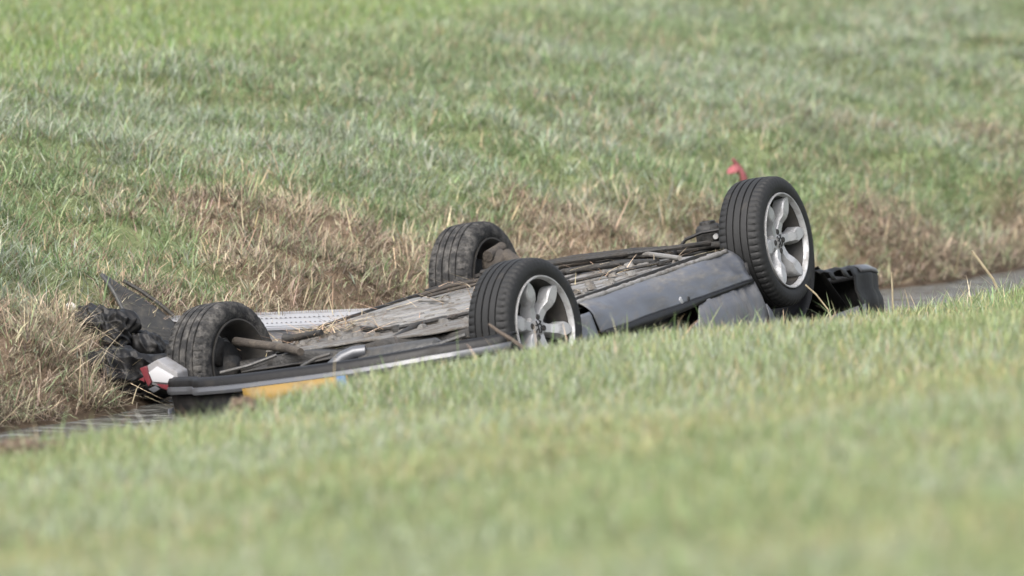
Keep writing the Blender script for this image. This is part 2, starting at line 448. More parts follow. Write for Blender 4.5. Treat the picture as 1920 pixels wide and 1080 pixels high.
def bank_colours(u, v, tint):
    n = len(u)
    tn = fbm(u * 1.0 + 31, v * 1.0, 3); t2 = fbm(u * 0.9 + 71, v * 1.0 + 9, 3); zb = zone(u, v)
    dry = (0.25 + 0.45 * sstep(-2.6, -1.2, v)) * sstep(0.52, 0.70, t2) + 0.5 * zb
    grey = sstep(0.44, 0.58, tn) * 2.6 + 0.25 + 1.2 * sstep(2.6, 0.8, u) * sstep(-2.9, -1.9, v)
    wt = np.stack([0.75 + 0 * tn, 0.8 + 0 * tn, 0.6 * grey, 0.10 + 0.5 * dry, 0.05 + 0.15 * dry, 0.05 + 0.45 * dry], -1); wt /= wt.sum(1, keepdims=True)
    return palette(n, wt, [GREEN, PALE, GREY, STRAW, BROWN, TAN], 0.17) * tint[:, None]
x, y = frustum_points(33.5, 56, 135, 1.35)
u, v = uv_of(x, y); cr = crest(u); zb = zone(u, v)
pk = sstep(0.60, 0.68, fbm(u * 1.3 + 90, v * 1.9 + 3, 2)) * sstep(-2.3, -1.3, v)
keep = (v > cr - 0.5 + 0.6 * rng.random(len(v))) & (v < -0.12) & (rng.random(len(v)) > zb * 0.9) & (rng.random(len(v)) > pk * 0.5)
(bx, by, u, v, phi, L, tint, _), W_, sg, fp = sward(x[keep], y[keep], 0.055, 21, 0.06, 0.17, 0.0060, 3, 0.5)
n = len(bx)
bankg = blades(np.stack([bx, by, height(u, v) - 0.01], -1), L, W_, phi, 0.1 + 0.6 * rng.random(n), 0.2 + 0.75 * rng.random(n), bank_colours(u, v, tint), sg)
x, y = frustum_points(33.5, 56, 1500, 1.35)
u, v = uv_of(x, y); cr = crest(u); zb = zone(u, v)
keep = (v > cr - 0.5) & (v < -0.1) & (rng.random(len(v)) > zb * 0.85)
x, y, u, v = x[keep], y[keep], u[keep], v[keep]; n = len(x)
base2 = blades(np.stack([x, y, height(u, v) - 0.01], -1), 0.05 + 0.10 * rng.random(n), 0.006 + 0.003 * rng.random(n), rng.random(n) * 6.283, 0.2 + 0.7 * rng.random(n), 0.4 * rng.random(n), bank_colours(u, v, np.ones(n) * 0.92), 2)
grow('grass', 'grey green and pale long grass covering the far bank and the meadow above it', [meadow, bankg, base2], M['grass'])

# dead growth along the waterline, hanging and matted
def dead_colours(u, v, tint):
    tn = fbm(u * 2.0 + 1, v * 2.0 + 5, 3)
    wt = np.stack([0.22 + 0.7 * sstep(0.42, 0.62, tn), 0.6 + 0 * tn, 0.6 - 0.4 * sstep(0.4, 0.6, tn), 0.14 + 0.22 * sstep(0.6, 0.3, tn)], -1); wt /= wt.sum(1, keepdims=True)
    return palette(len(u), wt, [(0.38, 0.325, 0.235), (0.275, 0.225, 0.166), (0.135, 0.109, 0.085), PALE], 0.2) * tint[:, None]
x, y = frustum_points(31.5, 52, 430, 1.35)
u, v = uv_of(x, y); zb = np.maximum(zone(u, v), 0.55 * sstep(0.60, 0.68, fbm(u * 1.3 + 90, v * 1.9 + 3, 2)) * sstep(-2.3, -1.3, v)); hole = fbm(u * 3.4 + 8, v * 3.4, 2)
keep = (v < 0.6) & (height(u, v) > 0.0) & (v > -3.4) & (rng.random(len(v)) < zb * (0.6 + 0.5 * sstep(0.22, 0.42, hole)))
(bx, by, u, v, phi, L, tint, _), W_, sg, fp = sward(x[keep], y[keep], 0.05, 22, 0.04, 0.14, 0.0052, 2, 0.5)
n = len(bx)
dead1 = blades(np.stack([bx, by, height(u, v) - 0.005], -1), L, W_, phi, 0.1 + 0.88 * rng.random(n) ** 0.7, 0.1 + 0.6 * rng.random(n), dead_colours(u, v, tint), sg)
m_ = rng.random(n) < 0.005
xs, ys, u2, v2 = bx[m_], by[m_], u[m_], v[m_]; k = len(xs)
dead2 = blades(np.stack([xs, ys, height(u2, v2)], -1), 0.12 + 0.14 * rng.random(k), 0.0045 + 0.002 * rng.random(k), rng.random(k) * 6.283, 0.1 + 0.6 * rng.random(k), 0.15 * rng.random(k), palette(k, [0.7, 0.3], [STRAW, TAN], 0.2), 3)
grow('dead_grass', 'matted brown dead grass and straw hanging along the far waterline', [dead1, dead2], M['straw'])

# the near bank: pale turf rising towards the camera
x, y = frustum_points(12.5, 40, 2300, 1.5, 0.8)
u, v = uv_of(x, y)
patch = fbm(u * 1.1 + 2, v * 1.1 + 8, 3)
keep = (v > 2.66) & (rng.random(len(v)) < np.interp(v, [2.66, 2.9, 4.2, 12], [0.35, 1, 0.95, 0.7]) * (0.45 + 1.1 * sstep(0.28, 0.55, patch)))
x, y, u, v, patch = [q[keep] for q in (x, y, u, v, patch)]; n = len(x)
tn = fbm(u * 0.9 + 50, v * 0.9, 3)
yl = sstep(0.48, 0.7, tn)
gy = sstep(0.48, 0.62, fbm(u * 0.6 + 5, v * 0.6 + 60, 3))
wt = np.stack([0.50 - 0.25 * yl, 0.50 + 0 * yl, 0.08 + 0.6 * gy, 0.06 + 0.34 * yl, 0.02 + 0.16 * yl], -1); wt /= wt.sum(1, keepdims=True)
cols = palette(n, wt, [(0.190, 0.250, 0.105), (0.262, 0.296, 0.155), (0.290, 0.322, 0.240), (0.322, 0.304, 0.140), (0.35, 0.285, 0.19)], 0.13)
L = (0.05 + 0.055 * rng.random(n)) * (0.75 + 0.5 * patch)
turf = blades(np.stack([x, y, height(u, v) - 0.005], -1), L, 0.0048 + 0.002 * rng.random(n), rng.random(n) * 6.283, 0.1 + 0.45 * rng.random(n), 0.05 + 0.35 * rng.random(n), cols, 2)
# longer blades and a few seed stems on the lip beside the car
x, y = frustum_points(27, 41, 430, 1.25)
u, v = uv_of(x, y)
keep = (v > 2.62) & (v < 3.7) & (rng.random(len(v)) < np.interp(u, [-6, 0, 3, 6, 12], [0.35, 0.35, 0.7, 1, 1]))
x, y, u, v = [q[keep] for q in (x, y, u, v)]; n = len(x)
L = 0.07 + 0.15 * rng.random(n) ** 2.4
lipg = blades(np.stack([x, y, height(u, v) - 0.005], -1), L, 0.0042 + 0.0016 * rng.random(n), rng.random(n) * 6.283, 0.1 + 0.6 * rng.random(n), 0.05 + 0.4 * rng.random(n), palette(n, [0.35, 0.3, 0.1, 0.25], [GREEN, PALE, GREY, STRAW], 0.22), 4)
grow('near_grass', 'soft pale green turf of the near bank rising in front of the car', [turf, lipg], M['grass'])

# ------------------------------------------------------------------ the overturned car.  Car frame: x to its right-hand wheels, y to its front, z up out of the upturned floor, origin on the rear axle
yaw, pit, rol = -0.47729693, 0.07578801, -0.1658332
CM = (Matrix.Rotation(yaw, 3, 'Z') @ Matrix.Rotation(pit, 3, 'X') @ Matrix.Rotation(rol, 3, 'Y'))
CO = Vector((-0.63876581, 34.99790551, 0.29324154))
OFF = (0.0, -1.3, 1.12)                                   # the car's Empty stands under its middle, where the roof rests on the ditch bed
car = bpy.data.objects.new('wrecked_car', None); COL.objects.link(car)
car.empty_display_size = 0.3
car.matrix_world = Matrix.Translation(CO + CM @ Vector((-OFF[0], -OFF[1], -OFF[2]))) @ CM.to_4x4()
tag(car, 'dark grey car lying upside down in the ditch with its four wheels in the air', 'car')
def cpart(mb, name, mat, parent=None, **k):
    return mb.build(name, mat, parent or car, off=OFF if parent is None else (k.pop('o', OFF)), **k)
WB, TR = 2.547, 0.805
jit = lambda s: random.uniform(-s, s)

# --- wheels
RT, RW, TW = 0.319, 0.230, 0.222
def tyre_mesh(mat):
    prof = []
    h = TW / 2
    prof += [(-h + 0.012, RW - 0.004), (-h + 0.002, RW + 0.012), (-h - 0.004, RW + 0.035), (-h + 0.001, RT - 0.028), (-h + 0.010, RT - 0.014), (-h + 0.021, RT - 0.006)]
    gx = [-0.055, -0.019, 0.019, 0.055]
    cr = lambda x: RT - 0.0055 * (abs(x) / 0.09) ** 2.4
    prof.append((-0.078, cr(-0.078)))
    for g in gx:
        prof += [(g - 0.0045, cr(g)), (g - 0.0035, RT - 0.0095), (g + 0.0035, RT - 0.0095), (g + 0.0045, cr(g))]
    prof.append((0.078, cr(0.078)))
    prof += [(-a, b) for a, b in prof[5::-1]]
    m = len(prof)
    def mod(j, k):
        if j in (4, 5, 6, m - 5, m - 6, m - 7) and k % 4 == 0: return -0.0065
        return 0.0
    mb = MB(); mb.lathe_x(prof, 232, False, mod)
    me = mesh_np('tyre', mb.v, mb.f, mat, True)
    bm = bmesh.new(); bm.from_mesh(me); bmesh.ops.recalc_face_normals(bm, faces=bm.faces)
    for e in bm.edges:
        if len(e.link_faces) == 2 and e.calc_face_angle(0) > R(30): e.smooth = False
    bm.to_mesh(me); bm.free()
    return me
def fixed(name, mb, mat, ang=42):
    me = mesh_np(name, mb.v, mb.f, mat, True)
    bm = bmesh.new(); bm.from_mesh(me); bmesh.ops.remove_doubles(bm, verts=bm.verts, dist=1e-5); bmesh.ops.recalc_face_normals(bm, faces=bm.faces)
    for e in bm.edges:
        if len(e.link_faces) == 2 and e.calc_face_angle(0) > R(ang): e.smooth = False
    bm.to_mesh(me); bm.free()
    return me
def rim_mesh():
    h = TW / 2; mb = MB()
    mb.lathe_x([(h - 0.006, RW + 0.003), (h + 0.003, RW + 0.001), (h + 0.003, RW - 0.004), (h - 0.004, RW - 0.009), (h - 0.022, RW - 0.013), (h - 0.026, RW - 0.007)], 72, True)
    return fixed('rim', mb, M['alloy'])
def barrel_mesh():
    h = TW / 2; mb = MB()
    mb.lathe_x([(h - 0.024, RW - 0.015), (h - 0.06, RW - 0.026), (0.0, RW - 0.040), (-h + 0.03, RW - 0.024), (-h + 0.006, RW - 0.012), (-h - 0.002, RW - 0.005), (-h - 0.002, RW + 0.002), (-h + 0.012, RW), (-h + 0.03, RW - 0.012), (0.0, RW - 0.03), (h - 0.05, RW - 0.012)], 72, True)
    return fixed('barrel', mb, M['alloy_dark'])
def spoke_mesh():
    """One spoke along +z: slim at the hub, broad flat blade towards the rim, with steep flanks."""
    st = [(0.040, -0.027, 0.027, 0.068), (0.070, -0.024, 0.025, 0.070), (0.096, -0.022, 0.025, 0.074), (0.122, -0.023, 0.028, 0.092), (0.130, -0.024, 0.029, 0.0955), (0.152, -0.033, 0.037, 0.098), (0.173, -0.037, 0.037, 0.100), (0.192, -0.033, 0.029, 0.102), (0.207, -0.024, 0.017, 0.104), (0.219, -0.014, 0.006, 0.104)]
    rows = []
    for r, a, b, x in st:
        w = b - a
        rows.append([(x - 0.055, a - 0.004, r), (x - 0.007, a, r), (x, a + 0.07 * w, r), (x + 0.0005, a + 0.5 * w, r), (x, b - 0.16 * w, r), (x - 0.016, b, r), (x - 0.055, b + 0.007, r), (x - 0.055, (a + b) / 2, r)])
    rows = [q + [q[0]] for q in rows]
    mb = MB(); mb.grid(rows)
    mb.f.append(tuple(range(8))); k = (len(rows) - 1) * 9; mb.f.append(tuple(range(k, k + 8)))
    return fixed('spoke', mb, M['alloy'], 24)
def hub_mesh():
    mb = MB()
    mb.lathe_x([(0.072, 0.0001), (0.072, 0.024), (0.069, 0.027), (0.068, 0.052), (0.060, 0.064), (0.03, 0.068), (0.0, 0.075), (0.0, 0.0001)], 40)
    me = mesh_np('hub', mb.v, mb.f, M['alloy'], True)
    bm = bmesh.new(); bm.from_mesh(me); bmesh.ops.recalc_face_normals(bm, faces=bm.faces); bm.to_mesh(me); bm.free()
    return me
def disc_mesh():
    mb = MB()
    mb.lathe_x([(-0.005, 0.03), (-0.005, 0.135), (-0.027, 0.135), (-0.027, 0.07), (-0.075, 0.065), (-0.085, 0.0001)], 48)
    mb.lathe_x([(0.0, 0.0001), (0.0, 0.075), (-0.012, 0.075)], 32)
    mb.box((-0.02, 0.11, 0.06), (0.07, 0.07, 0.13))
    return mesh_np('wheel', mb.v, mb.f, M['iron'], True)
T_CLEAN, T_MUD = tyre_mesh(M['tyre']), tyre_mesh(M['tyre_muddy'])
RIM, BARREL, SPOKE, HUB, DISC = rim_mesh(), barrel_mesh(), spoke_mesh(), hub_mesh(), disc_mesh()
bo = MB(); bo.lathe_x([(0.0, 0.0001), (0.0, 0.009), (0.001, 0.0125), (-0.003, 0.0145), (-0.012, 0.015)], 12); BOLT = mesh_np('lug_bolt', bo.v, bo.f, M['iron'], True)
bw = MB(); bw.lathe_x([(0.0015, 0.0135), (0.002, 0.0165), (-0.003, 0.0185)], 18); 
def emblem_mesh():
    """Small rampant-animal badge drawn as flat raised strokes."""
    K_ = 1.35
    strokes = [[(-0.016, 0.020), (-0.006, 0.008), (0.000, -0.004), (0.004, -0.020)], [(-0.018, 0.004), (-0.004, 0.006), (0.010, 0.016), (0.014, 0.022)], [(0.000, -0.004), (-0.012, -0.012), (-0.016, -0.021)],
               [(0.006, 0.012), (0.018, 0.006), (0.012, -0.002), (0.018, -0.010), (0.012, -0.018)], [(0.010, 0.020), (0.002, 0.022)]]
    mb = MB()
    for s in strokes:
        s = [(p * K_, q * K_) for p, q in s]
        for (a, b), (c, d) in zip(s[:-1], s[1:]):
            L_ = math.hypot(c - a, d - b); nx, ny = -(d - b) / L_ * 0.0028, (c - a) / L_ * 0.0028
            q = [(a + nx, b + ny), (a - nx, b - ny), (c - nx, d - ny), (c + nx, d + ny)]
            mb.prism(None, [(0.0722, y_, z_) for y_, z_ in q], [(0.0745, y_, z_) for y_, z_ in q])
    return mesh_np('hub_emblem', mb.v, mb.f, M['plastic'], False)
EMB = emblem_mesh()
def wheel(x, y, z=0.0, turn=0.0, lean=0.0, spin=0.0, tyre=None, label=None):
    o = link('wheel', DISC, car)
    o.location = Vector((x, y, z)) + Vector(OFF)
    rz = (math.pi if x < 0 else 0) + turn
    o.rotation_euler = (Matrix.Rotation(rz, 3, 'Z') @ Matrix.Rotation(lean, 3, 'Y') @ Matrix.Rotation(spin, 3, 'X')).to_euler()
    if label: o['label'] = label
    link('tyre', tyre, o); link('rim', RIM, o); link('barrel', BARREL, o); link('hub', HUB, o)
    for k in range(6):
        s = link('spoke', SPOKE, o); s.rotation_euler = (R(60 * k + 30), 0, 0)
    for k in range(4):
        b = link('lug_bolt', BOLT, o); a = R(90 * k); b.location = (0.0715, 0.046 * math.sin(a), 0.046 * math.cos(a))
    link('hub_emblem', EMB, o)
    return o
wheel(-TR, 0.0, 0.0, R(-4), 0, R(25), T_MUD, 'muddy wheel seen from its hollow inner side')
wheel(TR, 0.0, 0.0, R(-6), 0, R(-14), T_CLEAN, 'wheel with a silver six spoke alloy half sunk behind the grass')
wheel(-TR, WB, 0.0, R(1), 0, R(10), T_MUD, 'muddy wheel behind, open on its inner side')
wheel(TR, WB, 0.012, R(1), R(0), R(2), T_CLEAN, 'tallest wheel with a silver six spoke alloy')

# --- floor pan, a dented sheet with pressed ribs
def floor_z(x, y):
    z = 0.022 - 0.02 * sstep(0.55, 0.82, abs(x))
    z -= 0.02 * (y < 0.15)
    z -= 0.05 * sstep(0.15, 0.11, abs(x - 0.02)) * sstep(0.3, 0.6, y)
    z += (fbm(np.array(x * 5.0 + 9), np.array(y * 3.0 + 9), 3) - 0.5) * 0.012
    return float(z)
ys_ = np.linspace(-0.22, 2.22, 74); xs_ = np.linspace(-0.82, 0.80, 66)
rows = []
for y_ in ys_:
    row = []
    for x_ in xs_:
        w = 1.0
        if y_ < 0.42: w = 0.70
        edge = 0.018 * math.sin(x_ * 9 + 1) + 0.012 * math.sin(x_ * 23) if y_ < -0.1 else 0
        row.append((x_ * w, y_ + edge + (0.13 * (x_ + 0.8) if y_ < 0.2 else 0) * (0.2 - y_) / 0.42, floor_z(x_ * w, y_)))
    rows.append(row)
fl = MB(); fl.grid(rows); cpart(fl, 'floor_pan', M['floor_dark'], solid=0.006, autosmooth=0)
def rail(name, pts, w, h, mat, **k):
    mb = MB()
    pts = [Vector(p) for p in pts]
    rows = []
    for i, p in enumerate(pts):
        t = (pts[min(i + 1, len(pts) - 1)] - pts[max(i - 1, 0)]); t.z = 0; t.normalize(); s = Vector((t.y, -t.x, 0)) * w / 2
        z = Vector((0, 0, h))
        rows.append([p - s, p - s * 0.8 + z, p + s * 0.8 + z, p + s, p - s])
    mb.grid(rows); n = len(rows); mb.f.append((0, 1, 2, 3)); mb.f.append(tuple((n - 1) * 5 + q for q in (3, 2, 1, 0)))
    return cpart(mb, name, mat, **k)
def plate(name, poly, z, mat, th=0.010, tilt=(0, 0)):
    """Flat pressed panel: its outline sits proud of the dark pan."""
    cx_ = sum(p[0] for p in poly) / len(poly); cy_ = sum(p[1] for p in poly) / len(poly)
    f = lambda p, k: (p[0], p[1], z + tilt[0] * (p[0] - cx_) + tilt[1] * (p[1] - cy_) + k)
    mb = MB(); mb.prism(None, [f(p, -th) for p in poly], [f(p, 0) for p in poly])
    return cpart(mb, name, mat, bevel=0.004, autosmooth=25)
def densify(poly, step=0.05, j=0.006):
    out = []
    for (x0, y0), (x1, y1) in zip(poly, poly[1:] + poly[:1]):
        n = max(1, int(math.hypot(x1 - x0, y1 - y0) / step))
        out += [(x0 + (x1 - x0) * k / n + (jit(j) if k else 0), y0 + (y1 - y0) * k / n + (jit(j) if k else 0)) for k in range(n)]
    return out
plate('floor_plate', densify([(-0.785, 1.04), (-0.50, 1.075), (-0.36, 1.165), (-0.27, 1.30), (0.10, 1.56), (0.08, 2.0), (-0.55, 1.98), (-0.785, 1.84)], 0.12, 0.003), 0.050, M['floor'])
plate('floor_plate', densify([(-0.75, 0.70), (-0.44, 0.665), (-0.09, 0.335), (0.0, 0.31), (0.12, 0.40), (0.27, 0.55), (0.48, 0.84), (0.20, 1.33), (0.06, 1.48), (-0.24, 1.26), (-0.345, 1.11), (-0.50, 1.03), (-0.74, 0.985)], 0.12, 0.003), 0.052, M['floor'], tilt=(0.012, 0.01))
plate('floor_plate', densify([(-0.56, 0.56), (-0.45, 0.615), (-0.10, 0.275), (0.0, 0.255), (0.13, 0.345), (0.28, 0.50), (0.50, 0.80), (0.60, 0.40), (0.52, 0.06), (0.38, -0.06), (0.12, -0.02), (-0.10, 0.05), (-0.30, 0.0), (-0.42, -0.10)], 0.05, 0.008), 0.047, M['floor_mid'])
plate('floor_plate', densify([(0.22, 1.40), (0.45, 1.635), (0.62, 1.87), (0.70, 2.06), (0.42, 2.10), (0.12, 1.92), (0.14, 1.60)], 0.12, 0.003), 0.043, M['floor'])
plate('floor_plate', densify([(0.50, 0.92), (0.66, 0.62), (0.69, 1.95), (0.65, 1.84), (0.48, 1.595), (0.25, 1.36)], 0.12, 0.003), 0.038, M['floor'])
plate('access_cover', [(0.30, 1.60), (0.38, 1.68), (0.33, 1.80), (0.24, 1.74)], 0.050, M['floor_mid'])
# pressed ribs, seams and edge rails
def lin(a, b, n=10, j=0.004): return [tuple(p + (q - p) * t + (jit(j) if 0 < t < 1 else 0) * (i < 2) for i, (p, q) in enumerate(zip(a, b))) for t in np.linspace(0, 1, n)]
rail('seam_strip', lin((-0.80, 0.95, 0.035), (-0.80, 1.95, 0.035)), 0.030, 0.026, M['iron'])
for a_, b_ in (((-0.60, 1.12, 0.048), (-0.20, 1.82, 0.048)), ((-0.70, 1.20, 0.048), (-0.48, 1.86, 0.048))): rail('pressed_rib', lin(a_, b_), 0.035, 0.008, M['floor'])
for a_, b_ in (((-0.55, 0.78, 0.047), (-0.10, 1.18, 0.050)), ((-0.30, 0.60, 0.050), (0.12, 1.05, 0.052)), ((-0.10, 0.45, 0.050), (0.28, 0.92, 0.054))): rail('pressed_rib', lin(a_, b_), 0.045, 0.010, M['floor'])
for a_, b_ in (((0.42, 1.66, 0.042), (0.20, 1.90, 0.042)), ((0.47, 1.72, 0.042), (0.30, 1.98, 0.042)), ((0.60, 0.95, 0.036), (0.62, 1.65, 0.036))): rail('pressed_rib', lin(a_, b_), 0.03, 0.008, M['floor'])
rail('floor_rail', lin((0.50, 0.70, 0.035), (0.30, 1.42, 0.040)), 0.03, 0.030, M['rust'])
rail('floor_rail', lin((0.72, 0.60, 0.030), (0.72, 2.05, 0.034)), 0.022, 0.018, M['iron'])
rail('floor_rail', lin((0.40, 0.86, 0.035), (0.62, 0.70, 0.035)), 0.035, 0.022, M['iron'])
# exhaust, lines and loose rods
ex = MB(); ex.tube([(0.10, 0.02, 0.03), (0.08, 0.30, 0.055), (0.05, 0.8, 0.030), (0.0, 1.5, 0.030), (0.02, 1.92, 0.065), (0.30, 2.0, 0.062), (0.56, 1.86, 0.055)], 0.017, 12); cpart(ex, 'exhaust_pipe', M['iron'])
for pts, r, m in (([(-0.62, 1.64, 0.075), (-0.52, 1.76, 0.09), (-0.43, 1.90, 0.085), (-0.30, 2.08, 0.08)], 0.011, 'rust'), ([(-0.56, 1.60, 0.07), (-0.45, 1.72, 0.078), (-0.36, 1.86, 0.075)], 0.008, 'rust'), ([(-0.54, 1.48, 0.066), (-0.23, 1.21, 0.068)], 0.008, 'floor'),
                  ([(-0.12, 2.15, 0.075), (0.15, 2.20, 0.085), (0.42, 2.16, 0.075)], 0.010, 'rust'), ([(0.17, 2.24, 0.072), (0.40, 2.10, 0.078), (0.73, 1.77, 0.066)], 0.012, 'floor'), ([(0.24, 1.50, 0.05), (0.46, 1.655, 0.056), (0.66, 1.90, 0.052)], 0.008, 'iron'),
                  ([(0.18, 1.33, 0.05), (0.34, 1.20, 0.056), (0.52, 0.95, 0.052)], 0.007, 'rust'), ([(-0.44, 0.64, 0.058), (-0.09, 0.305, 0.060), (0.0, 0.285, 0.06), (0.13, 0.37, 0.06), (0.28, 0.525, 0.062), (0.42, 0.74, 0.062)], 0.009, 'iron')):
    t = MB(); t.tube(pts, r, 8); cpart(t, 'fuel_line', M[m])
for x_, y_, z_ in ((-0.2, 0.42, 0.056), (-0.03, 0.30, 0.06), (0.02, 0.22, 0.055), (0.2, 0.45, 0.06), (-0.66, 0.76, 0.055), (0.42, 1.62, 0.05), (0.55, 1.0, 0.045), (0.60, 1.82, 0.05), (0.36, 1.95, 0.05)):
    t = MB(); t.box((x_, y_, z_), (0.035, 0.028, 0.022), Matrix.Rotation(random.random() * 3, 3, 'Z')); cpart(t, 'clip_bracket', M['iron'], bevel=0.004)
# front subframe, arms, anti-roll bar
sf = MB()
sf.tube([(-0.42, 2.10, 0.05), (-0.40, 2.40, 0.07), (-0.2, 2.47, 0.075), (0.15, 2.44, 0.07), (0.40, 2.40, 0.055), (0.46, 2.2, 0.05)], 0.020, 8)
sf.tube([(-0.42, 2.16, 0.055), (0.0, 2.24, 0.07), (0.46, 2.18, 0.05)], 0.014, 8)
sf.box((-0.30, 2.32, 0.06), (0.16, 0.10, 0.03)); sf.box((0.28, 2.30, 0.055), (0.14, 0.16, 0.025))
cpart(sf, 'front_subframe', M['iron'])
for s in (-1, 1):
    a = MB(); a.tube([(s * 0.40, 2.28, 0.05), (s * 0.55, 2.42, 0.05), (s * 0.72, WB, 0.03)], [0.02, 0.018, 0.02], 10); a.tube([(s * 0.42, 2.62, 0.05), (s * 0.58, 2.58, 0.045), (s * 0.72, WB, 0.03)], 0.016, 10); cpart(a, 'suspension_arm', M['iron'])
    d = MB(); d.tube([(s * 0.25, WB + 0.02, 0.02), (s * 0.70, WB, 0.0)], 0.018, 10); cpart(d, 'drive_shaft', M['iron'])
ab = MB(); ab.tube([(-0.62, 2.30, 0.085), (-0.55, 2.16, 0.10), (-0.2, 2.10, 0.10), (0.25, 2.10, 0.095), (0.55, 2.16, 0.085), (0.62, 2.32, 0.07)], 0.013, 8); cpart(ab, 'anti_roll_bar', M['iron'])
b2 = MB(); b2.tube([(-0.80, 2.02, 0.055), (-0.70, 2.35, 0.065), (-0.60, 2.46, 0.075)], 0.014, 8); cpart(b2, 'brake_line', M['iron'])
# steering knuckle showing beside the rear muddy front wheel
kn = MB(); kn.lathe_x([(-0.03, 0.02), (-0.03, 0.06), (0.0, 0.075), (0.05, 0.07), (0.08, 0.045), (0.10, 0.0001)], 14)
kn.v = [(x * 1.0 - 0.68, y + WB - 0.02, z + 0.10) for x, y, z in kn.v]
kn.tube([(-0.62, WB, 0.12), (-0.54, WB - 0.02, 0.085), (-0.46, WB - 0.02, 0.06)], [0.05, 0.03, 0.018], 10)
kn.tube([(-0.66, WB - 0.1, 0.15), (-0.66, WB + 0.06, 0.17)], 0.028, 10)
cpart(kn, 'steering_knuckle', M['rust'])
# ball joint housing and brake hose beside the tallest wheel
bj = MB(); bj.lathe_x([(0.0, 0.0001), (0.0, 0.062), (0.012, 0.068), (0.085, 0.064), (0.10, 0.052), (0.105, 0.04), (0.118, 0.038), (0.12, 0.028), (0.112, 0.024), (0.11, 0.0001)], 22)
bj.v = [(0.515 + z, WB - 0.01 + y, 0.040 + x) for x, y, z in bj.v]
bjo = cpart(bj, 'strut_mount', M['iron'])
hb = MB(); hb.tube([(0.570, WB - 0.05, 0.085), (0.580, WB - 0.078, 0.085)], 0.013, 10); cpart(hb, 'hose_bolt', M['alloy'], bjo)
ho = MB(); ho.tube([(0.62, WB - 0.07, 0.115), (0.52, WB - 0.10, 0.115), (0.44, WB - 0.12, 0.095), (0.395, WB - 0.14, 0.05), (0.37, WB - 0.14, 0.0)], 0.0085, 8); cpart(ho, 'brake_hose', M['plastic'], bjo)
# rear beam axle and trailing arm
rb = MB(); rb.tube([(-0.70, 0.0, 0.0), (-0.5, 0.06, 0.0), (0.5, 0.06, 0.0), (0.70, 0.0, 0.0)], 0.035, 10); cpart(rb, 'rear_axle_beam', M['iron'])
ta = MB(); ta.tube([(-0.72, 0.02, 0.125), (-0.60, -0.02, 0.105), (-0.48, -0.06, 0.085), (-0.36, -0.12, 0.07), (-0.26, -0.20, 0.055)], [0.022, 0.021, 0.021, 0.022, 0.018], 12); cpart(ta, 'trailing_arm', M['rust'])
st_ = MB(); st_.tube([(-0.66, 0.36, 0.075), (-0.64, 0.34, 0.075), (-0.60, 0.34, 0.075), (-0.42, 0.30, 0.085)], [0.012, 0.028, 0.018, 0.015], 10); cpart(st_, 'damper', M['iron'])
# rear cavity: sheet edge, muffler, tail pipe, struts
re_ = MB()
re_.grid([[(x_, -0.30 + 0.10 * (x_ + 0.55) + dy, dz + 0.012 * math.sin(x_ * 13)) for dy, dz in ((0.30, 0.030), (0.20, 0.034), (0.19, 0.02), (0.19, -0.12))] for x_ in np.linspace(-0.50, 0.58, 26)])
cpart(re_, 'rear_cross_panel', M['iron'], solid=0.005)
mu = MB()
for t in np.linspace(0, 1, 2): pass
mu.tube([(0.20, -0.48, -0.005), (0.22, -0.48, -0.005), (0.58, -0.44, -0.005), (0.60, -0.44, -0.005)], [0.045, 0.062, 0.062, 0.045], 18); cpart(mu, 'muffler', M['shield'])
tp = MB(); tp.tube([(0.25, -0.50, 0.045), (0.20, -0.52, 0.048), (0.15, -0.54, 0.035), (0.10, -0.57, 0.0), (0.06, -0.60, -0.05)], 0.030, 12); cpart(tp, 'tail_pipe', M['silver_trim'])
for a, b, r in (((-0.45, -0.62, 0.05), (-0.20, -0.52, 0.085), 0.008), ((-0.054, -0.57, 0.023), (0.096, -0.55, 0.060), 0.008), ((0.50, -0.55, 0.012), (0.77, -0.50, 0.056), 0.010), ((0.30, -0.3, 0.07), (0.42, -0.52, 0.02), 0.006)):
    t = MB(); t.tube([a, [(p + q) / 2 + jit(0.01) for p, q in zip(a, b)], b], r, 8); cpart(t, 'bumper_strut', M['shield'] if r > 0.007 else M['rust'])
# --- rear bumper: a bowed lip, its silver band and the skin under the water side
def bum(x):
    t = x / 0.95
    return -0.76 + 0.30 * abs(t) ** 2.6 + (0.05 if x < -0.6 else 0)
BX = np.linspace(-0.78, 0.97, 40)
bz_ = lambda x: np.interp(x, [-0.8, -0.34, 0.28, 0.66, 0.97], [0.034, 0.026, 0.022, 0.026, 0.018])
lip = MB(); lip.grid([[(x, bum(x) + dy, bz_(x) + dz) for dy, dz in ((0.055, 0.002), (0.045, 0.012), (0.010, 0.010), (-0.004, 0.0), (-0.010, -0.022), (0.004, -0.026))] for x in BX]); rbump = cpart(lip, 'rear_bumper', M['plastic'], solid=0.006)
band = MB(); band.grid([[(x, bum(x) + dy, bz_(x) + dz) for dy, dz in ((0.0, -0.022), (-0.020, -0.027), (-0.028, -0.042), (-0.024, -0.054), (-0.010, -0.058))] for x in BX]); cpart(band, 'bumper_band', M['silver_trim'], rbump, solid=0.005)
skin = MB(); skin.grid([[(x, bum(x) + dy, bz_(x) + dz) for dy, dz in ((0.006, -0.056), (0.012, -0.14), (-0.01, -0.20), (-0.03, -0.34), (0.03, -0.62))] for x in BX]); cpart(skin, 'bumper_skin', M['plastic'], rbump, solid=0.006)
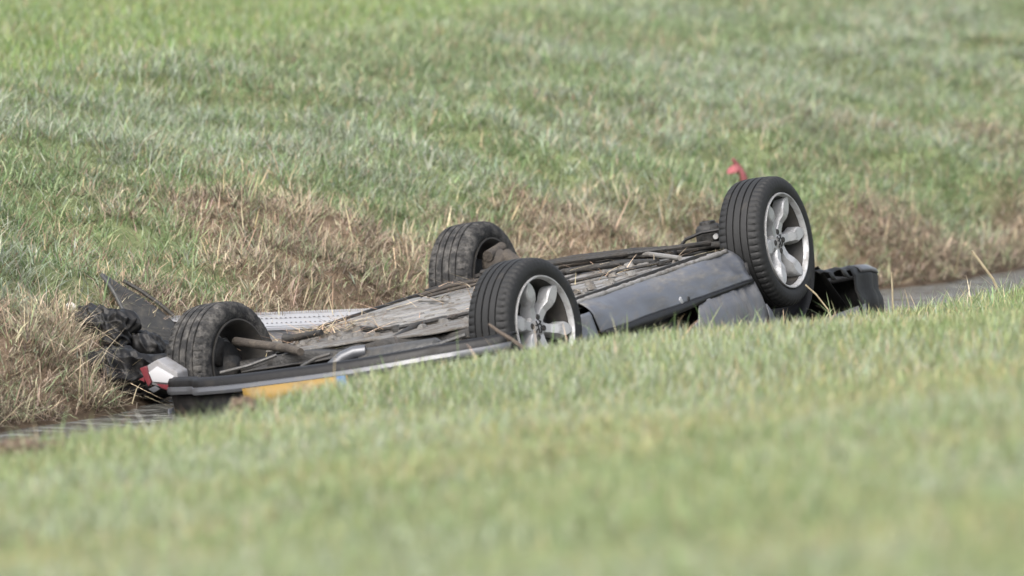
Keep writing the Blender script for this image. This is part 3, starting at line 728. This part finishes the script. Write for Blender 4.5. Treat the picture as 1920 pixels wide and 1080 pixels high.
# number plate
def plate_strip(x0, x1, name, mat, par, lift):
    mb = MB(); xs2 = np.linspace(x0, x1, 12)
    mb.grid([[(x, bum(x) - 0.038 - lift, bz_(x) + z) for z in (-0.044, -0.150)] for x in xs2])
    return cpart(mb, name, mat, par, solid=0.006)
npl = plate_strip(-0.25, 0.295, 'number_plate', M['yellow'], car, 0.0)
npl.data.transform(Matrix.Identity(4))
plate_strip(0.245, 0.291, 'blue_band', M['blue'], npl, 0.006)
# tail light hanging broken at the corner
def poly_slab(pts, y0, y1, name, mat, par, bulge=0.0, bevel=0.004):
    mb = MB(); mb.prism(None, [(x, y0, z) for x, z in pts], [(x, y1, z) for x, z in pts])
    return cpart(mb, name, mat, par, bevel=bevel)
tl = poly_slab([(-0.925, 0.108), (-0.84, 0.140), (-0.745, 0.068), (-0.752, 0.0), (-0.79, -0.012), (-0.895, 0.028)], -0.50, -0.40, 'tail_light', M['shield_pale'], car, bevel=0.01)
poly_slab([(-0.888, 0.088), (-0.842, 0.108), (-0.764, 0.052), (-0.772, 0.022), (-0.875, 0.042)], -0.515, -0.49, 'clear_lens', M['lens_white'], tl)
poly_slab([(-0.932, 0.112), (-0.895, 0.118), (-0.893, 0.092), (-0.885, 0.040), (-0.905, 0.022)], -0.512, -0.47, 'red_lens', M['lens_red'], tl)
poly_slab([(-0.86, 0.030), (-0.770, 0.012), (-0.757, -0.006), (-0.79, -0.016), (-0.84, 0.010)], -0.512, -0.47, 'red_lens', M['lens_red'], tl)
poly_slab([(-0.905, 0.012), (-0.868, 0.022), (-0.845, 0.004), (-0.880, -0.008)], -0.515, -0.505, 'lens_shard', M['silver_trim'], tl, bevel=0.002)
poly_slab([(-0.945, 0.062), (-0.915, 0.070), (-0.918, 0.045)], -0.515, -0.508, 'lens_shard', M['lens_red'], tl, bevel=0.002)
# --- sides
def xs_side(z):
    return float(np.interp(-z, [-0.045, -0.028, 0.0, 0.03, 0.10, 0.3, 0.5, 0.75], [0.765, 0.800, 0.832, 0.850, 0.866, 0.90, 0.905, 0.85]))
ARF = lambda y: -0.04 - math.sqrt(max(0.0, 0.375 ** 2 - (y - WB) ** 2)) if abs(y - WB) < 0.375 else 0.0
ARR = lambda y: -0.03 - math.sqrt(max(0.0, 0.37 ** 2 - y ** 2)) if abs(y) < 0.37 else 0.0
def side_panel(s, name, mat, ys2, ztop, zbot, dx=0.0, nz=9, dent=0.004, shear=0.0, tilt=0.0, label=None, **k):
    rows = []
    for y_ in ys2:
        zt, zb_ = ztop(y_), zbot(y_); row = []
        for q in np.linspace(0, 1, nz):
            z = zt + (zb_ - zt) * q
            d = (fbm(np.array(y_ * 3 + 20 + s), np.array(z * 4 + 30), 2) - 0.5) * dent * 2 + (fbm(np.array(y_ * 9 + 50 + s), np.array(z * 14 + 60), 2) - 0.5) * dent * 0.9 * (1 + 1.2 * float(sstep(1.75, 2.1, y_)))
            row.append((s * (xs_side(z) + dx + d - tilt * q), y_ - shear * z, z))
        rows.append(row)
    mb = MB(); mb.grid(rows)
    o = cpart(mb, name, mat, solid=0.006, **k)
    if label: o['label'] = label
    return o
for s in (1, -1):
    side_panel(s, 'sill_panel', M['paint'], np.linspace(0.56, 2.175, 50), lambda y: 0.034 + 0.003 * math.sin(y * 7) + jit(0.002), lambda y: -0.122, shear=0.42 * 0.5, dent=0.016, nz=14)
    side_panel(s, 'sill_end', M['paint'], np.linspace(0.36, 0.545, 8), lambda y: -0.015, lambda y: -0.16, dx=0.004, dent=0.01)
    side_panel(s, 'trim_strip', M['plastic'], np.linspace(0.60, 2.17, 30), lambda y: -0.118, lambda y: -0.118 - np.interp(y, [0.6, 1.1, 1.45, 1.75, 2.2], [0.03, 0.042, 0.036, 0.020, 0.018]), dx=0.006, nz=3, shear=0.2, dent=0.01)
    side_panel(s, 'front_door', M['paint_scraped'], np.linspace(1.42, 2.185, 28), lambda y: -0.132 - 0.09 * sstep(1.62, 1.42, y), lambda y: -0.74, dx=0.0, dent=0.03, shear=0.16, label='scraped front door panel behind the front wheel arch')
    side_panel(s, 'rear_door', M['paint'], np.linspace(0.40, 1.54, 24), lambda y: -0.20, lambda y: -0.74, dx=-0.12, dent=0.03)
    side_panel(s, 'front_fender', M['paint_scraped'], np.linspace(2.235, 3.30, 36), lambda y: min(ARF(y) - 0.0, -0.16) if y < 2.55 else -0.415, lambda y: -0.72, dx=0.004, dent=0.015)
    side_panel(s, 'rear_quarter', M['paint'], np.linspace(-0.44, 0.38, 26), lambda y: min(ARR(y), -0.10), lambda y: -0.72, dx=0.0, dent=0.01)
    # top flange of the sill, scraped and muddy
    fg = MB(); fg.grid([[(s * (0.80 - a), y_, 0.026 + dz + jit(0.0025)) for a, dz in ((0.0, 0.0), (0.004, 0.016), (0.012, 0.018), (0.018, 0.006), (0.07, 0.010), (0.12, 0.006))] for y_ in np.linspace(0.50, 2.14, 60)]); cpart(fg, 'sill_flange', M['floor'], solid=0.004, autosmooth=0)
    # wheel wells
    for yc, fn in ((0.0, 'r'), (WB, 'f')):
        wl = MB(); wl.grid([[(s * x_, yc + 0.365 * math.cos(a), -0.035 + 0.365 * math.sin(a)) for x_ in (0.50, 0.60, 0.70, 0.80, 0.868)] for a in np.linspace(R(180), R(360), 20)]); cpart(wl, 'wheel_well', M['plastic'], solid=0.006)
    # crease and bent tab on the sill
jk = MB(); jk.box((0.868, 1.42, -0.105), (0.02, 0.03, 0.035), Matrix.Rotation(0.5, 3, 'X')); cpart(jk, 'bent_tab', M['alloy'], bevel=0.004)
jk = MB(); jk.box((0.868, 1.50, -0.11), (0.02, 0.022, 0.03), Matrix.Rotation(-0.3, 3, 'X')); cpart(jk, 'torn_clip', M['plastic'], bevel=0.004)
# inner hull that closes the body, and the crushed cabin under the water
hull = MB()
def ring(y_, w, zt, zb_): return [(-w, y_, zt), (w, y_, zt), (w, y_, zb_), (-w, y_, zb_), (-w, y_, zt)]
hull.grid([ring(-0.60, 0.60, -0.20, -0.72), ring(-0.05, 0.56, -0.20, -0.75), ring(0.36, 0.56, -0.06, -0.76), ring(0.40, 0.76, -0.05, -0.76), ring(2.12, 0.76, -0.05, -0.76), ring(2.2, 0.50, -0.06, -0.76), ring(2.90, 0.50, -0.16, -0.74), ring(2.94, 0.62, -0.36, -0.72), ring(3.50, 0.60, -0.40, -0.66)])
hull.f.append((0, 1, 2, 3)); hull.f.append((40, 41, 42, 43))
cpart(hull, 'body_shell', M['iron'], autosmooth=20)
cab = MB(); cab.grid([[(-0.80 * w, y_, -0.72), (-0.60 * w, y_, zb_), (0.60 * w, y_, zb_), (0.80 * w, y_, -0.72)] for y_, w, zb_ in ((-0.55, 0.95, -0.80), (-0.30, 1, -1.05), (0.4, 1, -1.11), (1.4, 1, -1.12), (2.1, 1, -0.85), (2.5, 0.95, -0.74))]); cpart(cab, 'crushed_roof', M['paint'], solid=0.01)
# engine undershield
es = MB(); es.grid([[(x_, y_, 0.0 - 0.10 * sstep(2.6, 3.3, y_) + 0.015 * math.sin(x_ * 12) + jit(0.006)) for x_ in np.linspace(-0.46, 0.46, 14)] for y_ in np.linspace(2.3, 3.3, 14)]); cpart(es, 'engine_undershield', M['floor_dark'], solid=0.006, autosmooth=0)
# --- front bumper, black, bowed round the corner
half = [(0.885, 2.90), (0.890, 3.08), (0.890, 3.30), (0.882, 3.47), (0.845, 3.60), (0.74, 3.69), (0.56, 3.745), (0.30, 3.77), (0.0, 3.78)]
path = half + [(-x, y) for x, y in half[-2::-1]]
tt = np.linspace(0, len(path) - 1, 70)
bpx = np.interp(tt, range(len(path)), [p[0] for p in path]); bpy_ = np.interp(tt, range(len(path)), [p[1] for p in path])
fb = []
for i, (x, y_) in enumerate(zip(bpx, bpy_)):
    top = float(np.interp(y_, [2.9, 3.23, 3.50, 3.62, 3.78], [-0.190, -0.217, -0.250, -0.276, -0.300])) + 0.006 * math.sin(i * 1.7) * (y_ < 3.3)
    n_ = Vector((x * 0.8, (y_ - 2.9) * 1.1, 0)); n_.normalize()
    dn = (fbm(np.array(i * 0.35), np.array(3.0), 3) - 0.5) * 0.05
    fb.append([(x - n_.x * a_ + n_.x * dn * k_, y_ - n_.y * a_ + n_.y * dn * k_, top + z_) for a_, z_, k_ in ((0.10, -0.035, 0), (0.085, -0.006, 0), (0.02, 0.0, 0.3), (0.004, -0.014, 0.5), (-0.004, -0.05, 1), (0.004, -0.11, 1.4), (-0.010, -0.16, 1), (0.0, -0.40, 0.5))])
f_ = MB(); f_.grid(fb)
f_.f = [q for k_, q in enumerate(f_.f) if not ((k_ // 7 < 7 or k_ // 7 > 61) and k_ % 7 >= 3 + (k_ // 7) % 3 // 2)]
fbo = cpart(f_, 'front_bumper', M['plastic'], solid=0.006, autosmooth=75)
fl2 = MB(); fl2.grid([[(q[1][0], q[1][1], q[1][2] + 0.006), (q[2][0], q[2][1], q[2][2] + 0.006), (q[3][0] + 0.006, q[3][1] + 0.006, q[3][2] + 0.002), (q[3][0] * 0.4 + q[4][0] * 0.6 + 0.008, q[3][1] * 0.4 + q[4][1] * 0.6 + 0.008, q[3][2] * 0.5 + q[4][2] * 0.5)] for q in fb[9:26]]); cpart(fl2, 'lip_strip', M['silver_trim'], fbo, solid=0.004)  # paler strip laid over part of the bumper's upper rim
bk = MB(); bk.box((0.72, 3.04, -0.24), (0.05, 0.03, 0.12), Matrix.Rotation(0.3, 3, 'X')); bk.box((0.77, 3.10, -0.22), (0.05, 0.10, 0.02), Matrix.Rotation(-0.3, 3, 'X')); cpart(bk, 'bumper_bracket', M['shield'], bevel=0.004)
lf = MB(); lf.grid([[(0.55 + 0.3 * a, 3.0 + 0.05 * math.sin(a * 4) + 0.25 * b, -0.20 - 0.25 * b + 0.03 * math.sin(a * 8)) for a in np.linspace(0, 1, 8)] for b in np.linspace(0, 1, 6)]); cpart(lf, 'torn_liner', M['plastic'], solid=0.004, autosmooth=0)

# ------------------------------------------------------------------ things lying round the car
def cam_tube(name, pts, r, mat, n=8):
    mb = MB(); mb.tube(pts, r, n); return mb.build(name, mat)
# white metal ramp along the far waterline
ra, rb_ = Vector((-1.66, 36.36, 0.312)), Vector((-0.48, 37.86, 0.222))
ax = (rb_ - ra).normalized(); sd = Vector((ax.y, -ax.x, 0)).normalized()       # sd: towards the water
RL = (rb_ - ra).length
def rp(t, s_, z): return ra + ax * t + sd * s_ + Vector((0, 0, z))
ramp_ = bpy.data.objects.new('metal_ramp', None); COL.objects.link(ramp_); ramp_.location = rp(RL / 2, 0.15, -0.17); ramp_.empty_display_size = 0.2
tag(ramp_, 'white metal ramp with perforated tread lying along the bank behind the muddy tyre', 'ramp')
def rpart(mb, name, mat, par=None, **k):
    o = mb.build(name, mat, par or ramp_, off=tuple(-ramp_.location), **k); return o
dk = MB(); dk.grid([[rp(t, s_, z) for s_, z in ((0.0, -0.02), (0.0, 0.0), (0.30, -0.030), (0.302, -0.045))] for t in np.linspace(0, RL, 24)]); rpart(dk, 'tread', M['white_metal'], solid=0.004)
bm_ = MB(); bm_.grid([[rp(t, s_, z) for s_, z in ((0.305, -0.034), (0.325, -0.036), (0.328, -0.046), (0.316, -0.050), (0.316, -0.135), (0.33, -0.14))] for t in np.linspace(0, RL, 24)]); rpart(bm_, 'side_beam', M['white_metal'], solid=0.004)
tth = MB(); hl = MB(); hl2 = MB()
for i in range(int(RL / 0.018)):
    t = 0.009 + i * 0.018
    tth.box(rp(t, 0.004, 0.006), (0.009, 0.012, 0.014))
for i in range(int(RL / 0.036)):
    t = 0.012 + i * 0.036
    for s_, r_ in ((0.12, 0.0070), (0.245, 0.0055)):
        c = rp(t, s_, -0.1 * s_ + 0.0035); k = 8
        hl.add([c + ax * r_ * math.cos(2 * math.pi * q / k) + sd * r_ * 1.5 * math.sin(2 * math.pi * q / k) for q in range(k)] + [c + Vector((0, 0, 0.004))], [(q, (q + 1) % k, k) for q in range(k)])
o = rpart(tth, 'serrated_edge', M['white_metal'], smooth=False); o['kind'] = 'stuff'
o = rpart(hl, 'tread_stud', M['hole'], smooth=False); o['kind'] = 'stuff'
sk = MB(); q0 = rp(0.62, 0.319, -0.095); sk.box(q0, (0.045, 0.006, 0.045), Matrix.Rotation(math.atan2(ax.y, ax.x), 3, 'Z')); rpart(sk, 'sticker', M['sticker'])
lt = MB(); q0 = rp(0.69, 0.325, -0.095); lt.box(q0, (0.040, 0.02, 0.05), Matrix.Rotation(math.atan2(ax.y, ax.x), 3, 'Z')); rpart(lt, 'latch', M['plastic'], bevel=0.005)

# crumpled shapes: a ball pulled into folds
def lump(name, parts, mat, seed, parent=None, folds=0.16):
    """parts: (centre, radii) ellipsoids melted into one crumpled skin."""
    cx = np.mean([p[0] for p in parts], 0)
    bm = bmesh.new(); bmesh.ops.create_icosphere(bm, subdivisions=6, radius=1.0)
    P = np.array([v.co[:] for v in bm.verts])
    out = np.zeros(len(P))
    for c, r in parts:                      # ray from the common centre to the far side of each ellipsoid
        c = (np.array(c) - cx) / np.array(r); d = P / np.array(r)
        A = (d * d).sum(1); B = -2 * (d * c).sum(1); C = (c * c).sum() - 1
        D = B * B - 4 * A * C
        t = np.where(D > 0, (-B + np.sqrt(np.maximum(D, 0))) / (2 * A), 0)
        out = np.maximum(out, t)
    out = np.maximum(out, 0.25 * out.mean())
    q = P * 2.1 + seed
    f = np.abs(fbm(q[:, 0] * 0.55 + 0.35 * q[:, 2], q[:, 1] * 0.6 + q[:, 2] * 0.7, 2) - 0.5) * 2
    f2 = np.abs(fbm(q[:, 0] * 1.2 + q[:, 2] * 0.5, q[:, 1] * 1.1 - q[:, 2] * 0.9, 2) - 0.5) * 2
    out = out * (1 + folds * 0.9 - folds * 2.4 * f - folds * 1.3 * f2)     # sharp ridges, hollow facets
    for v, p, o in zip(bm.verts, P, out): v.co = Vector(p * o)
    for fc in bm.faces: fc.smooth = True
    me = bpy.data.meshes.new(name); bm.to_mesh(me); bm.free(); me.materials.append(mat)
    o = link(name, me, parent); o.location = cx
    return o
b1 = lump('black_bag', [((-1.905, 35.76, 0.345), (0.165, 0.12, 0.082)), ((-1.855, 35.66, 0.27), (0.065, 0.09, 0.125))], M['wet_bag'], 3.0, folds=0.24)
tag(b1, 'glossy crumpled black plastic bag, uppermost of the heap at the muddy bank', 'bag', 'black plastic bags on the bank')
b2 = lump('black_bag', [((-1.735, 35.74, 0.226), (0.122, 0.11, 0.080)), ((-1.66, 35.80, 0.20), (0.10, 0.09, 0.06))], M['wet_bag'], 11.0, folds=0.16)
tag(b2, 'smooth rounded black bag between the ribbed liner and the broken tail light', 'bag', 'black plastic bags on the bank')
b3 = lump('black_bag', [((-1.87, 35.40, 0.155), (0.215, 0.16, 0.110)), ((-1.68, 35.48, 0.125), (0.20, 0.14, 0.105))], M['wet_bag'], 23.0, folds=0.24)
tag(b3, 'dark sodden black plastic lowest in the heap beside the brown dead grass', 'bag', 'black plastic bags on the bank')
# torn triangular wheel-arch sheet leaning on the bank
le = [(-1.95, 36.33, 0.525), (-1.908, 36.26, 0.48), (-1.874, 36.22, 0.431), (-1.841, 36.16, 0.375), (-1.818, 36.10, 0.33), (-1.781, 36.06, 0.283), (-1.723, 36.03, 0.219)]
ri = [(-1.946, 36.35, 0.528), (-1.853, 36.33, 0.470), (-1.768, 36.33, 0.421), (-1.681, 36.31, 0.362), (-1.612, 36.30, 0.305), (-1.56, 36.28, 0.253), (-1.519, 36.26, 0.205)]
sh = MB()
sh.grid([[tuple(np.array(a) * (1 - t) + np.array(b) * t + np.array((0.0, -0.05, 0.012)) * math.sin(math.pi * t) * (i / 6)) for t in np.linspace(0, 1, 9)] for i, (a, b) in enumerate(zip(le, ri))])
sheet = bpy.data.objects.new('plastic_sheet', None); COL.objects.link(sheet); sheet.location = (-1.70, 36.2, 0.22); sheet.empty_display_size = 0.1
tag(sheet, 'torn triangular black plastic sheet sticking up behind the black bags', 'plastic sheet')
so = tuple(-sheet.location)
sh.build('sheet_panel', M['liner'], sheet, solid=0.008, off=so, autosmooth=0)
er = MB(); er.tube([(x, y - 0.008, z) for x, y, z in le[:6]], 0.0085, 8); er.build('rolled_edge', M['shield'], sheet, off=so)
er = MB(); er.tube([(x + 0.004, y + 0.05, z + 0.022) for x, y, z in ri[1:5]], 0.010, 8); er.build('rolled_edge', M['liner'], sheet, off=so)
# ribbed liner under the sheet
rl = MB(); rows = []
for i, a in enumerate(np.linspace(0, 1, 34)):
    r_ = 0.010 * math.sin(a * 46)
    rows.append([(-1.79 + 0.25 * t + 0.02 * a, 36.02 - 0.20 * a + 0.12 * t - 0.03 * math.sin(math.pi * t), 0.305 - 0.150 * a - 0.05 * t + r_ + 0.04 * math.sin(math.pi * a)) for t in np.linspace(0, 1, 10)])
rl.grid(rows); rlo = rl.build('ribbed_liner', M['liner'], None, solid=0.006, autosmooth=0)
tag(rlo, 'muddy ribbed black plastic liner lying under the triangular sheet beside the tyre', 'liner')
# red rag standing on the far bank
rg = MB()
def hz(x, y):
    u, v = uv_of(np.array([x]), np.array([y])); return float(height(u, v)[0])
rx, ry = 1.225, 42.05; rz_ = hz(rx, ry)
prof = [(0.055, -0.03, 0.020), (0.050, 0.03, 0.022), (0.040, 0.075, 0.022), (0.026, 0.105, 0.020), (0.012, 0.130, 0.016), (-0.004, 0.150, 0.010), (-0.012, 0.168, 0.004)]
rg.grid([[(rx + c + w * t, ry - 0.02 * math.cos(t * 2.2) + 0.012 * math.sin(z * 60 + t * 2), rz_ + z) for t in np.linspace(-1, 1, 7)] for c, z, w in prof])
rg.grid([[(rx - 0.012 + c, ry - 0.03 + 0.02 * t, rz_ + z + w * t) for t in np.linspace(-1, 1, 5)] for c, z, w in ((0.03, 0.115, 0.014), (0.005, 0.112, 0.022), (-0.02, 0.103, 0.018), (-0.034, 0.094, 0.006))])
rgo = rg.build('red_rag', M['red_cloth'], None, solid=0.004, autosmooth=0)
tag(rgo, 'small faded red rag standing in the grass behind the tallest tyre', 'rag')
# clods, pebble, twig and dry stalks
for (x, y, r, lab) in ((-1.86, 28.98, 0.060, 'largest brown soil clod on the near turf at the picture edge'), (-1.97, 29.1, 0.045, 'middle sized brown soil clod beside the largest clod'), (-1.76, 29.25, 0.035, 'small brown soil clod just behind the largest clod'), (-1.095, 31.1, 0.05, 'lone dark soil clod in the turf below the number plate')):
    c = lump('soil_clod', [((x, y, hz(x, y) + r * 0.75), (r * 1.3, r, r * 0.8))], M['clod'], x * 7 + 30, folds=0.3)
    tag(c, lab, 'clod', 'soil clods on the near turf')
pb = lump('pebble', [((-2.085, 36.12, hz(-2.085, 36.12) + 0.018), (0.024, 0.022, 0.022))], M['pebble'], 40.0, folds=0.1)
tag(pb, 'small pale stone on the brown bank above the black bags', 'stone')
tw = cam_tube('twig', [(-0.101, 33.70, 0.531), (-0.06, 33.64, 0.505), (0.0, 33.58, 0.475), (0.058, 33.5, 0.44), (0.10, 33.44, hz(0.10, 33.44) - 0.01)], [0.006, 0.008, 0.009, 0.009, 0.008], M['twig'])
tag(tw, 'bent brown twig crossing the tyre of the wheel half sunk in grass', 'twig')
for (pts, r, lab) in (([(2.174, 36.2, 0.65), (2.22, 36.2, 0.59), (2.276, 36.2, 0.515), (2.32, 36.2, 0.42)], 0.007, 'pale dry stalk leaning to the left, tallest by the open water'),
                      ([(1.765, 35.6, 0.60), (1.77, 35.6, 0.52), (1.775, 35.6, 0.40)], 0.0045, 'thin upright pale stalk right in front of the upturned front bumper'),
                      ([(1.35, 35.2, 0.575), (1.40, 35.2, 0.53), (1.455, 35.2, 0.46), (1.48, 35.2, 0.38)], 0.004, 'thin pale stalk slanting below the tallest wheel')):
    pts = pts[:-1] + [(pts[-1][0], pts[-1][1], hz(pts[-1][0], pts[-1][1]) - 0.01)]
    t_ = cam_tube('dry_stalk', pts, r, M['stalk'], 6); tag(t_, lab, 'stalk', 'dry stalks on the near bank')

# straw and mud caught on the upturned floor
n = 520
lx = rng.uniform(-0.78, 0.76, n); ly = rng.uniform(0.0, 2.35, n)
k = 230
lx[:k] = rng.normal(-0.56, 0.10, k); ly[:k] = rng.normal(0.52, 0.16, k)
lx[k:k + 60] = rng.normal(-0.45, 0.1, 60); ly[k:k + 60] = rng.normal(1.9, 0.12, 60)
lz = np.maximum(np.array([floor_z(a, b) for a, b in zip(lx, ly)]), 0.05 * ((ly > 0.1) & (ly < 2.05))) + rng.uniform(0.006, 0.03, n)
cmn = np.array(CM); wpos = np.stack([lx, ly, lz], -1) @ cmn.T + np.array(CO)
lit = blades(wpos, rng.uniform(0.06, 0.20, n), rng.uniform(0.003, 0.006, n), rng.random(n) * 6.283, rng.uniform(0.93, 0.995, n), rng.uniform(0, 0.1, n), palette(n, [0.25, 0.4, 0.35], [STRAW, TAN, BROWN], 0.25), 3)
lo_ = link('straw_litter', fast_mesh('straw_litter', lit[0], lit[1], M['straw'], lit[2]))
tag(lo_, 'loose straw and dead stems strewn over the upturned car floor', 'straw', kind='stuff')

# lumps of mud stuck on the floor, seams and arms
md = MB()
for k in range(190):
    x_, y_ = random.uniform(-0.76, 0.72), random.uniform(0.02, 2.3)
    if k < 60: x_, y_ = random.gauss(-0.55, 0.10), random.gauss(0.58, 0.14)
    z_ = max(floor_z(x_, y_), 0.046 if 0.1 < y_ < 2.05 else -1) + 0.004
    r_ = random.uniform(0.006, 0.022)
    n_ = 7; rot = random.random() * 3
    ringv = [(x_ + r_ * 1.5 * math.cos(2 * math.pi * q / n_ + rot) * random.uniform(0.7, 1.3), y_ + r_ * 1.5 * math.sin(2 * math.pi * q / n_ + rot) * random.uniform(0.7, 1.3), z_ - 0.006) for q in range(n_)]
    mid = [(x_ + (a - x_) * 0.6, y_ + (b - y_) * 0.6, z_ + r_ * random.uniform(0.4, 0.8)) for a, b, c in ringv]
    md.add(ringv + mid + [(x_, y_, z_ + r_ * 0.8)], [(q, (q + 1) % n_, n_ + (q + 1) % n_, n_ + q) for q in range(n_)] + [(n_ + q, n_ + (q + 1) % n_, 2 * n_) for q in range(n_)])
mdo = cpart(md, 'mud_lumps', M['floor_mid']); mdo['kind'] = 'stuff'
